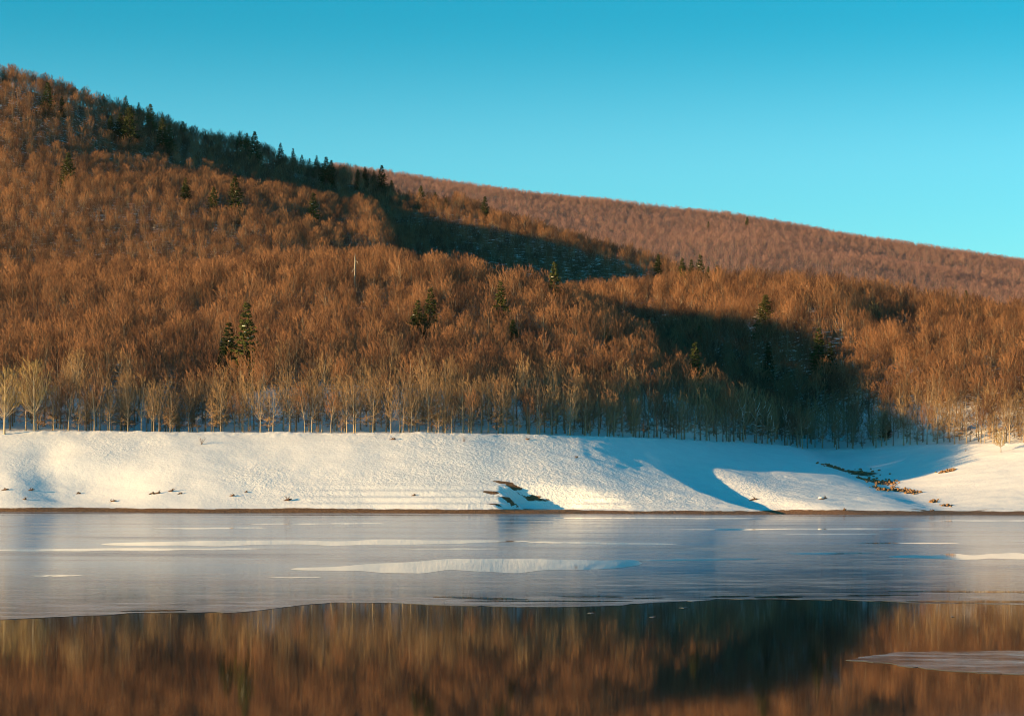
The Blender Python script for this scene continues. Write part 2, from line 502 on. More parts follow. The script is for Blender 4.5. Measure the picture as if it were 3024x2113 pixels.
def cast(u, v, y0=460.0, y1=4000.0, lift=0.0):
    """first point of the ground (raised by lift) seen at picture column u, row v"""
    du, dv = u - 512, v - HZ
    c, s = math.cos(ROLL), math.sin(ROLL)
    du, dv = du * c + dv * s, -du * s + dv * c
    yy = np.concatenate([np.arange(y0, min(y1, 700), 0.5), np.arange(700, y1, 2.0)]) if y0 < 700 else np.arange(y0, y1, 2.0)
    xx = du / F * yy
    zr = CAMH - dv / F * yy
    g = height(xx, yy, False) + lift
    hit = np.nonzero(g >= zr)[0]
    if len(hit) == 0:
        k = int(np.argmax(g - zr))
    else:
        k = int(hit[0])
    return float(xx[k]), float(yy[k])

def project(x, y, z):
    du, dv = x / y * F, -(z - CAMH) / y * F
    c, s = math.cos(ROLL), math.sin(ROLL)
    return 512 + du * c - dv * s, HZ + du * s + dv * c

# bare soil patches on the bank, read off the picture as boxes (2296 px wide): left, top, right, bottom
SOIL_BOX = [(1851, 1044, 1900, 1056), (1890, 1052, 1963, 1067), (1921, 1069, 1965, 1079), (1950, 1075, 2012, 1087), (1958, 1091, 1990, 1099), (1995, 1094, 2040, 1102), (2025, 1097, 2059, 1108),
            (2105, 1053, 2142, 1058), (2085, 1119, 2100, 1125), (2112, 1130, 2132, 1134), (2040, 1141, 2080, 1144), (2190, 1141, 2215, 1143),
            (1106, 1078, 1153, 1086), (1080, 1101, 1120, 1109), (1118, 1118, 1165, 1120), (1160, 1119, 1235, 1121), (1090, 1132, 1126, 1134), (1137, 1138, 1243, 1140), (1130, 1091, 1170, 1093)]
def soil_blobs():
    out = []
    for x0, y0, x1, y1 in SOIL_BOX:
        um = (x0 + x1) / 2 / 2.242
        ax, ay = cast(um, y1 / 2.242); bx, by = cast(um, y0 / 2.242)
        cy = (ay + by) / 2; cx = (ax + bx) / 2
        out.append((cx, cy, (x1 - x0) / 2.242 / F * cy * 0.6, max(0.5, min((by - ay) * 0.5, 6.0 if cx > 30 else 0.8)), 1.0))
    return out
SOIL = soil_blobs()
ground = build_ground()

# ------------------------------------------------------------------ water and ice
def on_lake(u, v):
    du, dv = u - 512, v - HZ
    c, s = math.cos(ROLL), math.sin(ROLL)
    du, dv = du * c + dv * s, -du * s + dv * c
    y = CAMH * F / dv
    return du / F * y, y

def build_water():
    xs = np.array([-2500, -400, 0, 400, 2500.]); ys = np.array([-600, 0, 200, 530.])
    X, Y = np.meshgrid(xs, ys); nx, ny = len(xs), len(ys)
    V = np.stack([X, Y, 0 * X], -1).reshape(-1, 3)
    i = (np.arange(ny - 1)[:, None] * nx + np.arange(nx - 1)[None]).ravel()
    o = link('lake_water', mesh_from('lake_water', V, [(np.stack([i, i + 1, i + nx + 1, i + nx], 1), 0)], [M_WATER]))
    tag(o, kind='structure')
build_water()

# near edge of the ice, read off the picture
EDGE = [(-60, 1392), (0, 1388), (150, 1381), (350, 1373), (540, 1374), (590, 1366), (640, 1360), (700, 1352), (900, 1352), (1000, 1356), (1200, 1360),
        (1350, 1358), (1500, 1351), (1600, 1344), (1750, 1342), (1900, 1345), (2050, 1350), (2296, 1355), (2400, 1357)]
_e = np.array([on_lake(a / 2.242, b / 2.242) for a, b in EDGE])
_ex = np.arange(-30, 30, 0.05)
_ey = np.interp(_ex, _e[:, 0], _e[:, 1])
_hw = np.hanning(41); _hw /= _hw.sum()
_ey = np.convolve(np.pad(_ey, 20, mode='edge'), _hw, 'valid')
def ice_edge(x):
    y = np.interp(x, _ex, _ey)
    return y + 0.8 * fbm(x / 2.6, x * 0 + 1.7, 4, 101) + 0.7 * sstep(0.1, 0.5, vnoise(x / 0.9, x * 0 + 4.4, 103)) + 6 * sstep(22, 80, np.abs(x)) * vnoise(x / 40, x * 0 + 9, 102)

def build_ice():
    xs = np.concatenate([np.arange(-800, -24, 6.0), np.arange(-24, 24, 0.05), np.arange(24, 806, 6.0)])
    e = ice_edge(xs)
    t = np.array([0, 0.002, 0.006, 0.02, 0.06, 0.15, 0.35, 0.65, 1.0])
    X = np.repeat(xs[None], len(t), 0); Y = e[None] * (1 - t[:, None]) + 520 * t[:, None]
    nx, ny = len(xs), len(t)
    top = np.stack([X, Y, np.full_like(X, 0.008)], -1).reshape(-1, 3)
    rim = np.stack([xs, e, np.full_like(xs, -0.006)], -1)
    V = np.concatenate([top, rim])
    i = (np.arange(ny - 1)[:, None] * nx + np.arange(nx - 1)[None]).ravel()
    Q = np.stack([i, i + 1, i + nx + 1, i + nx], 1)
    j = np.arange(nx - 1); b = nx * ny
    Q2 = np.stack([b + j, b + j + 1, j + 1, j], 1)
    o = link('ice_sheet', mesh_from('ice_sheet', V, [(Q, 0), (Q2, 1)], [M_ICE, M_RIM], flat=True))
    tag(o, kind='structure')
    return o
ice = build_ice()

# ------------------------------------------------------------------ trees
def polyline(p, k, radii, bag, m=0):
    p = np.asarray(p); V, Q = tubes(p[:-1], p[1:], radii[:-1], radii[1:], k)
    bag.add(V, Q, m)

def rand_unit(rng, n):
    return unit(rng.normal(size=(n, 3)))

def make_beech(seed, H=13.0, rx=0.21, c0=0.66, nl=24, ns=5, nt=13, twr=0.019, low=0, up=1.0):
    """bare beech: limbs rise from the trunk to a dome of fine twigs. Returns two bags, trunk and crown, base at the origin"""
    rng = np.random.default_rng(seed)
    tr, cr, sn = Bag(), Bag(), Bag()
    n = 9
    t = np.linspace(0, 1, n)
    lean = rng.normal(size=2) * 0.03 * H
    P = np.stack([lean[0] * t ** 2 + 0.09 * np.cumsum(rng.normal(size=n)) * t, lean[1] * t ** 2 + 0.09 * np.cumsum(rng.normal(size=n)) * t, t * H * 0.84], 1)
    P[0, 2] = -0.6
    R = (0.0125 * H) * (1 - t) ** 0.85 + 0.018
    R[0] *= 1.35
    polyline(P, 6, R, tr)
    def at(z): return np.array([np.interp(z, P[:, 2], P[:, i]) for i in range(3)])
    C = at(c0 * H); rz = 1.0 - c0
    limbs = []
    for i in range(nl):
        el = math.asin(min(1, -0.45 + 1.42 * (i + rng.uniform(0, 1)) / nl)); az = i * 2.4 + rng.normal() * 0.35
        k = rng.uniform(0.72, 1.08)
        end = C + np.array([math.cos(az) * math.cos(el) * rx * H, math.sin(az) * math.cos(el) * rx * H, math.sin(el) * rz * H]) * k
        r = math.hypot(end[0] - C[0], end[1] - C[1])
        z0 = min(max(end[2] - r * rng.uniform(1.0, 1.7) * up - 0.05 * H, 0.22 * H), 0.80 * H)
        limbs.append((at(z0), end, 0.10))
    for i in range(low):
        z0 = rng.uniform(0.12, 0.5) * H; az = rng.uniform(0, 6.28); L = H * rng.uniform(0.10, 0.23)
        limbs.append((at(z0), at(z0) + np.array([math.cos(az) * L, math.sin(az) * L, L * rng.uniform(-0.15, 0.45)]), -0.06))
    sub0, sub1, subr, tw0, tw1 = [], [], [], [], []
    for p0, p1, bow in limbs:
        d = p1 - p0; L = float(np.linalg.norm(d)); f = np.linspace(0, 1, 5)[:, None]
        side = rng.normal(size=3) * 0.05 * L
        pts = p0 + d * f + (np.array([d[0], d[1], 0]) * bow * 1.4 + np.array([0, 0, -bow * L]) + side) * (4 * f * (1 - f)) * 0.8
        r0 = max(0.020, 0.0042 * H * (1.2 - p0[2] / H))
        polyline(pts, 4 if r0 > 0.05 else 3, np.linspace(r0, 0.015, 5), tr if r0 > 0.034 else cr)
        if bow < 0 or rng.uniform() < 0.35: polyline(pts[:4] + np.array([0, 0, 0.035]), 4, np.array([0.03, 0.06, 0.055, 0.02]), sn)
        dirs = unit(np.diff(pts, axis=0))
        for k in range(ns):
            f = 0.30 + 0.70 * (k + rng.uniform(0, 0.9)) / ns
            seg = min(3, int(f * 4)); base = pts[seg] + (pts[seg + 1] - pts[seg]) * (f * 4 - seg)
            sd = unit(dirs[seg] * 0.9 + rand_unit(rng, 1)[0] * 0.75 + np.array([0, 0, 0.25 if bow > 0 else 0.05]))
            sl = min(L, 0.34 * H) * 0.42 * (1.15 - 0.6 * f) * rng.uniform(0.7, 1.25)
            mid = base + sd * sl * 0.5
            sd2 = unit(sd + rng.normal(size=3) * 0.2 + np.array([0, 0, 0.14]))
            end = mid + sd2 * sl * 0.5
            sub0 += [base, mid]; sub1 += [mid, end]; subr += [0.017, 0.012]
            g = rng.uniform(0.15, 1.0, nt)
            bb = np.where(g[:, None] < 0.5, base + (mid - base) * (g * 2)[:, None], mid + (end - mid) * ((g - 0.5) * 2)[:, None])
            td = unit(sd2[None] * 1.0 + rand_unit(rng, nt) * 0.55 + np.array([[0, 0, 0.26]]))
            tl = rng.uniform(0.40, 1.05, nt) * (H / 14)
            tw0.append(bb); tw1.append(bb + td * tl[:, None])
    sub0, sub1, subr = np.array(sub0), np.array(sub1), np.array(subr)
    V, Q = tubes(sub0, sub1, subr * 1.2 * max(1, twr / 0.016), subr * 0.8, 3); cr.add(V, Q)
    V, T = spikes(np.concatenate(tw0), np.concatenate(tw1), twr); cr.add(V, T)
    return tr, cr, sn

def make_spruce(seed, H=17.0, width=0.2, bare=0.06, full=1.0):
    rng = np.random.default_rng(seed)
    tr, cr, sn = Bag(), Bag(), Bag()
    t = np.linspace(0, 1, 6)
    polyline(np.stack([0 * t, 0 * t, t * H - 0.5 * (t == 0)], 1), 6, 0.012 * H * (1 - t) + 0.02, tr)
    z = bare * H; leaf0, leafd, leafn, leafs = [], [], [], []
    while z < H * 0.985:
        q = z / H
        R = width * H * (1 - q) ** 0.82 * rng.uniform(0.82, 1.12) + 0.12
        nb = max(4, int(9 * (0.55 + 0.45 * (1 - q))))
        a0 = rng.uniform(0, 6.28)
        for b in range(nb):
            a = a0 + b * 6.283 / nb + rng.normal() * 0.18
            L = R * rng.uniform(0.68, 1.14)
            if rng.uniform() > full: continue
            droop = 0.10 - 0.42 * (1 - q) + rng.normal() * 0.08
            n = 6
            f = np.linspace(0, 1, n)
            h = z + rng.normal() * 0.12 + L * (droop * f + 0.20 * f ** 3)
            pts = np.stack([np.cos(a) * L * f, np.sin(a) * L * f, h], 1)
            polyline(pts, 3, np.linspace(0.035, 0.012, n) * H / 17, cr)
            m = int(7 + 12 * L / (0.2 * H))
            g = rng.uniform(0.18, 1.0, m)
            c = np.stack([np.interp(g, f, pts[:, i]) for i in range(3)], 1)
            out = np.array([np.cos(a), np.sin(a), 0.0]); side = np.array([-np.sin(a), np.cos(a), 0.0])
            sg = np.where(rng.uniform(size=m) < 0.5, -1, 1)
            d = unit(out[None] * rng.uniform(0.4, 1.0, m)[:, None] + side[None] * (sg * rng.uniform(0.2, 1.0, m))[:, None] + np.array([[0, 0, -0.25]]) + rng.normal(size=(m, 3)) * 0.15)
            leaf0.append(c); leafd.append(d); leafs.append(rng.uniform(0.6, 1.1, m) * (0.42 + 0.45 * L / (0.2 * H)) * H / 17)
            nn = unit(np.array([[0, 0, 1.0]]) + rng.normal(size=(m, 3)) * 0.45); leafn.append(nn)
            if rng.uniform() < 0.07 and 0.08 < q < 0.75:
                k = rng.integers(2, n - 1)
                e = rng.uniform(0.14, 0.32) * H / 17
                ctr = pts[k] + np.array([0, 0, 0.10]); sn_add(sn, ctr, out, e * rng.uniform(1.0, 2.4), e, e * 0.45)
        z += H * rng.uniform(0.030, 0.046) * (1 - 0.35 * q)
    # sprays: flat kites with a little thickness (two crossed faces)
    c, d, nn, s = np.concatenate(leaf0), np.concatenate(leafd), np.concatenate(leafn), np.concatenate(leafs)
    w = unit(np.cross(d, nn)); nn = np.cross(w, d)
    A = c; B = c + d * (s * 0.55)[:, None] + w * (s * 0.34)[:, None] - nn * (s * 0.10)[:, None]
    C = c + d * (s * 1.15)[:, None] - nn * (s * 0.16)[:, None]; D = c + d * (s * 0.55)[:, None] - w * (s * 0.34)[:, None] - nn * (s * 0.10)[:, None]
    E = c + d * (s * 0.6)[:, None] + nn * (s * 0.14)[:, None]
    V = np.stack([A, B, C, D, E], 1).reshape(-1, 3); b = (np.arange(len(c)) * 5)[:, None]
    T = np.stack([np.concatenate([b + i, b + j, b + 4], 1) for i, j in ((0, 1), (1, 2), (2, 3), (3, 0))], 1).reshape(-1, 3)
    cr.add(V, T)
    return tr, cr, sn

def sn_add(bag, c, out, l, w, h):
    """a small lump of snow: squashed octahedron with a cut top"""
    side = np.array([-out[1], out[0], 0.0])
    up = np.array([0, 0, 1.0])
    ring = [c + out * l * math.cos(a) + side * w * math.sin(a) for a in np.arange(6) * math.pi / 3]
    ring2 = [c + (out * l * math.cos(a) + side * w * math.sin(a)) * 0.55 + up * h for a in np.arange(6) * math.pi / 3]
    V = np.array(ring + ring2 + [c - up * h * 0.3, c + up * h * 1.15])
    T = []
    for i in range(6):
        j = (i + 1) % 6
        T += [(i, j, 6 + j), (i, 6 + j, 6 + i), (12, j, i), (13, 6 + i, 6 + j)]
    bag.add(V, np.array(T))

def merged(name, tr, cr, mats):
    b = Bag()
    for bag, m in ((tr, 0), (cr, 1)):
        for V0 in [0]:
            pass
        V = np.concatenate(bag.V)
        off = b.n; b.V.append(V); b.n += len(V)
        for Fa, _ in bag.Q: b.Q.append((Fa + off, m))
        for Fa, _ in bag.T: b.T.append((Fa + off, m))
    return b.mesh(name, mats)

# kinds of bare tree: tall wood-grown beeches, edge trees with low side branches, low young ones
KINDS = [make_beech(11, 13.5, 0.21, 0.68), make_beech(12, 12.5, 0.24, 0.66), make_beech(13, 14.0, 0.19, 0.70), make_beech(14, 12.0, 0.25, 0.64),
         make_beech(15, 13.0, 0.22, 0.66), make_beech(16, 12.5, 0.23, 0.68),
         make_beech(17, 13.5, 0.19, 0.66, nl=18, ns=4, nt=10, low=10), make_beech(18, 14.5, 0.17, 0.68, nl=18, ns=4, nt=10, low=16), make_beech(21, 15.0, 0.19, 0.66, nl=20, ns=4, nt=10, low=5, up=1.5),
         make_beech(22, 12.5, 0.20, 0.64, nl=16, ns=4, nt=10, low=22),
         make_beech(19, 8.5, 0.24, 0.58, nl=12, ns=4, nt=9, low=14), make_beech(20, 6.5, 0.28, 0.55, nl=10, ns=4, nt=9, low=14)]
KH = np.array([13.5, 12.5, 14, 12, 13, 12.5, 13.5, 14.5, 15.0, 12.5, 8.5, 6.5])
TRUNK_ME = [k[0].mesh('trunk', [M_TRUNK]) for k in KINDS]
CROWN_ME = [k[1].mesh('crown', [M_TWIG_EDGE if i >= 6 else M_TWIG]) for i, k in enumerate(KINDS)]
SNOW_ME = [k[2].mesh('snow', [M_SNOW]) for k in KINDS]

def proto_collection(name, meshes):
    c = bpy.data.collections.new(name)
    for i, me in enumerate(meshes):
        o = bpy.data.objects.new('%s_%02d' % (name, i), me); c.objects.link(o)
    return c
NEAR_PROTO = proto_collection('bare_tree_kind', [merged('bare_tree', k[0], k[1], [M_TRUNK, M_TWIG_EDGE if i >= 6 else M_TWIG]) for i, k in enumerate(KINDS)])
FARK = [make_beech(31 + i, 12.0, 0.27, 0.62, nl=14, ns=4, nt=5, twr=0.06) for i in range(3)]
FAR_PROTO = proto_collection('far_tree_kind', [merged('far_tree', k[0], k[1], [M_TRUNK, M_TWIG_HAZED]) for k in FARK])

def forest_object(name, pts, kind, scale, rot, proto, label):
    me = bpy.data.meshes.new(name)
    me.vertices.add(len(pts)); me.vertices.foreach_set('co', np.asarray(pts, np.float32).ravel())
    for nm, typ, arr in (('kind', 'INT', kind), ('size', 'FLOAT', scale), ('turn', 'FLOAT', rot)):
        a = me.attributes.new(nm, typ, 'POINT'); a.data.foreach_set('value', np.asarray(arr, np.int32 if typ == 'INT' else np.float32))
    o = link(name, me)
    ng = bpy.data.node_groups.new(name, 'GeometryNodeTree')
    ng.interface.new_socket('Geometry', in_out='INPUT', socket_type='NodeSocketGeometry')
    ng.interface.new_socket('Geometry', in_out='OUTPUT', socket_type='NodeSocketGeometry')
    n, l = ng.nodes, ng.links
    gi, go = n.new('NodeGroupInput'), n.new('NodeGroupOutput')
    ci = n.new('GeometryNodeCollectionInfo'); ci.inputs['Collection'].default_value = proto
    ci.inputs['Separate Children'].default_value = True; ci.inputs['Reset Children'].default_value = True
    ip = n.new('GeometryNodeInstanceOnPoints'); ip.inputs['Pick Instance'].default_value = True
    def attr(nm, typ):
        a = n.new('GeometryNodeInputNamedAttribute'); a.data_type = typ; a.inputs['Name'].default_value = nm; return a.outputs['Attribute']
    cx = n.new('ShaderNodeCombineXYZ'); l.new(attr('turn', 'FLOAT'), cx.inputs[2])
    l.new(gi.outputs[0], ip.inputs['Points']); l.new(ci.outputs[0], ip.inputs['Instance'])
    l.new(attr('kind', 'INT'), ip.inputs['Instance Index']); l.new(cx.outputs[0], ip.inputs['Rotation'])
    l.new(attr('size', 'FLOAT'), ip.inputs['Scale']); l.new(ip.outputs[0], go.inputs[0])
    md = o.modifiers.new('instances', 'NODES'); md.node_group = ng
    tag(o, label, None, None, 'stuff')
    return o

# ---- conifers: column of the tip, row of the tip (picture of 2296 px), height, nearest distance, width, label
SPRUCES = [
 (553, 678, 17.5, 545, 0.19, 'tallest spruce above the snow bank, olive lit side, right one of a snowy pair'),
 (513, 722, 14.0, 545, 0.23, 'broad dark spruce with snow lumps, left one of the tallest pair'),
 (966, 645, 13.0, 560, 0.20, 'taller spruce of the close pair in the middle of the wood'),
 (937, 672, 12.0, 560, 0.23, 'shorter broader spruce of the close pair in the middle of the wood'),
 (1123, 630, 12.5, 560, 0.20, 'spruce with white snow on its lower branches, beside the mid-wood pair'),
 (1150, 716, 8.5, 550, 0.24, 'small olive spruce half hidden among bare crowns, below the snow-marked one'),
 (1243, 588, 13.5, 700, 0.20, 'spruce with sunlit olive top standing against the dark gully'),
 (1716, 664, 11.5, 560, 0.30, 'broad dense spruce standing alone on the sunlit right slope'),
 (1836, 737, 14.0, 560, 0.20, 'taller spruce of the pair on the right slope below the broad one'),
 (1862, 768, 11.5, 560, 0.20, 'shorter spruce of the pair on the right slope, snow on its right side'),
 (1722, 770, 10.5, 560, 0.20, 'small spruce at the shadow edge below the broad right-slope spruce'),
 (1558, 766, 13.5, 560, 0.19, 'spruce with lit top and shaded snowy foot inside the big blue shadow'),
 (1362, 735, 6.0, 560, 0.22, 'tiny pale spruce among bare crowns left of the big shadow'),
 (1568, 732, 8.0, 600, 0.22, 'small dark spruce in the shaded gully above the half-lit one'),
 (976, 782, 6.5, 545, 0.26, 'tiny dark spruce low in the wood below the mid-wood pair'),
 (733, 762, 6.5, 545, 0.26, 'tiny olive spruce low in the wood right of the tallest pair'),
 (1530, 578, 12.0, 740, 0.20, 'dark spruce at the left end of the skyline clump over the gully end'),
 (1550, 582, 10.5, 740, 0.20, 'short dark spruce filling the skyline clump over the gully end'),
 (1570, 568, 13.0, 740, 0.19, 'tallest dark spruce of the skyline clump over the gully end'),
 (1588, 590, 9.5, 740, 0.22, 'low dark spruce beside the tallest of the skyline clump'),
 (1608, 582, 10.0, 740, 0.22, 'dark spruce at the right end of the skyline clump over the gully end'),
 (1671, 602, 7.5, 740, 0.30, 'round-topped dark spruce alone on the crest right of the skyline clump'),
 (1690, 608, 5.5, 740, 0.26, 'smaller middle spruce of three on the crest right of the clump'),
 (1709, 611, 4.5, 740, 0.26, 'smallest last spruce of three on the crest right of the clump'),
 (1476, 570, 10.0, 740, 0.22, 'black spruce inside the shaded gully left of the skyline clump'),
 (1087, 440, 11.0, 800, 0.24, 'lone dark spruce on the crest in front of the pink far hill'),
 (944, 402, 9.5, 900, 0.26, 'narrow dark spruce on the skyline where the far hill begins'),
 (976, 414, 6.5, 900, 0.28, 'small skyline spruce right of the narrow one near the far hill'),
 (1000, 428, 4.5, 900, 0.30, 'tiny skyline spruce, third right of the narrow one near the far hill'),
 (856, 370, 14.0, 1000, 0.24, 'big pointed spruce on the skyline just left of the far hill'),
 (878, 392, 8.5, 1000, 0.24, 'small spruce close right of the big pointed skyline spruce'),
 (838, 382, 9.0, 1000, 0.22, 'small spruce close left of the big pointed skyline spruce'),
 (818, 374, 9.5, 1000, 0.22, 'slim skyline spruce, second left of the big pointed one'),
 (802, 380, 8.5, 1000, 0.24, 'low skyline spruce, third left of the big pointed one'),
 (731, 352, 13.5, 1000, 0.26, 'heavy dark spruce below the middle of the left skyline'),
 (743, 360, 11.0, 1000, 0.24, 'dark spruce joined to the heavy one below the left skyline'),
 (710, 336, 9.5, 1050, 0.22, 'pointed skyline spruce just left above the heavy dark one'),
 (694, 342, 7.5, 1050, 0.24, 'short skyline spruce between two pointed ones on the left slope'),
 (677, 335, 8.0, 1050, 0.24, 'stout skyline spruce left of the short one on the left slope'),
 (657, 327, 9.5, 1050, 0.20, 'slender skyline spruce between the stout one and the lone tall one'),
 (629, 318, 10.0, 1050, 0.22, 'skyline spruce right of the tallest trio on the left slope'),
 (571, 295, 15.0, 1100, 0.24, 'tallest pointed spruce on the left skyline'),
 (553, 298, 10.0, 1100, 0.22, 'middle spruce of the trio on the left skyline'),
 (537, 296, 11.0, 1100, 0.22, 'leftmost spruce of the trio on the left skyline'),
 (337, 234, 13.0, 1150, 0.26, 'bulky dark spruce breaking the upper left skyline'),
 (311, 227, 9.0, 1150, 0.22, 'slim spruce on the upper left skyline left of the bulky one'),
 (282, 214, 10.0, 1150, 0.22, 'feathery spruce on the upper left skyline'),
 (232, 208, 7.5, 1150, 0.24, 'small lone spruce on the upper left skyline'),
 (128, 176, 6.0, 1200, 0.24, 'tiny lone spruce on the skyline near the left edge'),
 (8, 142, 8.0, 1200, 0.24, 'dark spruce on the skyline at the very left edge'),
 (18, 145, 7.0, 1200, 0.22, 'thin spruce beside the one at the very left edge of the skyline'),
 (290, 236, 17.0, 1000, 0.26, 'large olive spruce in the snowy clump below the upper left skyline'),
 (270, 256, 11.0, 1000, 0.28, 'dark spruce left in the snowy clump below the upper left skyline'),
 (248, 262, 9.0, 1000, 0.28, 'leftmost low spruce of the clump below the upper left skyline'),
 (364, 262, 15.0, 1000, 0.24, 'olive spruce right of the snowy clump below the upper left skyline'),
 (380, 280, 11.0, 1000, 0.26, 'dark spruce just right of the olive one below the upper left skyline'),
 (410, 272, 9.0, 1000, 0.24, 'small olive spruce rightmost below the upper left skyline'),
 (107, 186, 13.0, 1000, 0.26, 'lone olive spruce high near the left edge under the skyline'),
 (153, 342, 14.5, 850, 0.26, 'lone dark spruce on the left hillside halfway up'),
 (139, 218, 8.0, 950, 0.24, 'small dark spruce right below the lone olive one near the left edge'),
 (416, 398, 11.0, 850, 0.22, 'slim spruce, left of three on the middle of the left hill'),
 (479, 420, 11.0, 850, 0.26, 'round dark spruce, middle of three on the middle of the left hill'),
 (527, 394, 16.0, 850, 0.24, 'tall olive spruce, right of three on the middle of the left hill'),
 (703, 432, 14.5, 800, 0.20, 'slender snow-dusted spruce above the crest left of the gully'),
 (1798, 906, 7.0, 560, 0.26, 'small dark spruce with snowy foot at the back of the bay'),
 (1985, 925, 5.5, 560, 0.28, 'low dark spruce at the wood edge right of the bay'),
 (1675, 486, 14.0, 2600, 0.26, 'dark spruce standing on the skyline of the far hill'),
 (1588, 496, 11.0, 2400, 0.26, 'dark spruce just under the skyline of the far hill'),
 (2110, 662, 16.0, 1700, 0.34, 'wide dark spruce low on the far hill at the right'),
 (2166, 650, 18.0, 1700, 0.24, 'faint tall spruce low on the far hill, rightmost'),
]
SPK = [make_spruce(51 + i, 15.0, w, full=f) for i, (w, f) in enumerate(((0.19, 1.0), (0.22, 0.93), (0.25, 1.0), (0.28, 0.9)))]
SP_ME = [(a.mesh('trunk', [M_FIRTRUNK]), b.mesh('crown', [M_FIR]), c.mesh('snow', [M_SNOW])) for a, b, c in SPK]

def place_spruces():
    spots = []
    for i, (pu, pv, h, ymin, wd, lab) in enumerate(SPRUCES):
        h, wd = h * 1.32, wd * 1.15
        u, v = pu / 2.242, pv / 2.242
        x, y = cast(u, v, ymin, 4000 if ymin > 1500 else 1500, h * 0.97)
        z = float(height(np.array([x]), np.array([y]))[0])
        root = link('spruce_tree', None, None, (x, y, z - 0.1))
        k = min(range(4), key=lambda j: abs((0.19, 0.22, 0.25, 0.28)[j] - wd))
        s = h / 15.0; wr = wd / (0.19, 0.22, 0.25, 0.28)[k]
        root.scale = (s * wr, s * wr, s); root.rotation_euler = (0, 0, i * 2.1)
        tag(root, lab, 'spruce', 'spruces scattered through the bare wood')
        parts = ('trunk', 'crown', 'snow') if (y < 1100) else ('trunk', 'crown')
        for nm, me in zip(parts, SP_ME[k]):
            o = link(nm, me, root)
            if nm == 'snow': o['kind'] = 'stuff'
        spots.append((x, y, h * wd * 0.8))
    return np.array(spots)
SPOTS = place_spruces()

def scatter(seed, x0, x1, y0, y1, sp):
    rng = np.random.default_rng(seed)
    gx, gy = np.meshgrid(np.arange(x0, x1, sp), np.arange(y0, y1, sp))
    gx = gx.ravel() + rng.uniform(-0.48, 0.48, gx.size) * sp; gy = gy.ravel() + rng.uniform(-0.48, 0.48, gy.size) * sp
    return gx, gy, rng

def near_forest():
    px, py, rng = scatter(5, -620, 420, 515, 1520, 3.9)
    ex, ey, _ = scatter(6, -160, 200, 515, 690, 3.2)          # the wood edge is denser and slimmer
    px, py = np.concatenate([px, ex]), np.concatenate([py, ey]); edge = np.arange(len(px)) >= len(px) - len(ex)
    u = 512 + px / py * F
    d = py - treeline(px)
    keep = (d > 0.3 - 1.6 * (rng.uniform(size=len(px)) < 0.25)) & (u > -420) & (u < 1150)
    keep &= np.where(edge, d < 24, d >= 22)
    keep &= rng.uniform(size=len(px)) > 0.12 + 0.15 * (fbm(px / 22, py / 22, 2, 111) > 0.3) + 0.18 * (d > 16) * (d < 45)
    px, py, d = px[keep], py[keep], d[keep]
    for x, y, r in SPOTS:
        k = ((px - x) ** 2 + (py - y) ** 2 > r * r) & ~((np.abs(px - x) < r * 0.9) & (py < y) & (py > y - 8) & (d > 14))
        px, py, d = px[k], py[k], d[k]
    pz = height(px, py)
    # leave out what lies beyond the ridge
    cu, cv = project(px, py, pz + 15)
    order = np.argsort(py); hor = np.full(1800, 2000.0); vis = np.zeros(len(px), bool)
    for i in order:
        b = int(cu[i] + 600)
        if 0 <= b < 1800:
            lo, hi = max(0, b - 4), b + 5
            vis[i] = cv[i] < hor[lo:hi].max() + 12
            hor[b] = min(hor[b], project(px[i], py[i], pz[i])[1])
    # keep a margin of hidden trees too: they cast shade and are met by reflections
    keep = vis | (rng.uniform(size=len(px)) < 0.3)
    px, py, pz, d = px[keep], py[keep], pz[keep], d[keep]
    n = len(px)
    kind = rng.integers(0, 6, n)
    e = d < 24
    kind[e] = rng.choice([0, 2, 6, 6, 6, 7, 7, 7, 8, 8, 8, 9, 9, 10, 11], e.sum())
    e0 = d < 0.6; kind[e0] = 11
    e2 = (d >= 24) & (d < 40); kind[e2] = rng.choice([0, 1, 2, 3, 4, 5, 6, 7, 8], e2.sum())
    size = rng.uniform(0.70, 1.10, n) * (1 - 0.20 * sstep(150, 600, d)) * (0.92 + 0.22 * fbm(px / 30, py / 30, 2, 121))
    size = np.where(d < 0.6, size * 0.35, size)
    return np.stack([px, py, pz], 1), kind, size, rng.uniform(0, 6.283, n), d
PT, KD, SZ, RT, DD = near_forest()

_cu, _cv = project(PT[:, 0], PT[:, 1], PT[:, 2])
_in = (_cu > -8) & (_cu < 1032)
_score = np.where(_in, F / PT[:, 1] * (KH[KD] * SZ) - 0.9 * DD, -1e9)
HERO = np.argsort(-_score)[:290]
_m = np.ones(len(PT), bool); _m[HERO] = False
forest_object('beech_forest', PT[_m], KD[_m], SZ[_m], RT[_m], NEAR_PROTO, 'brown bare beech wood covering the near hill')

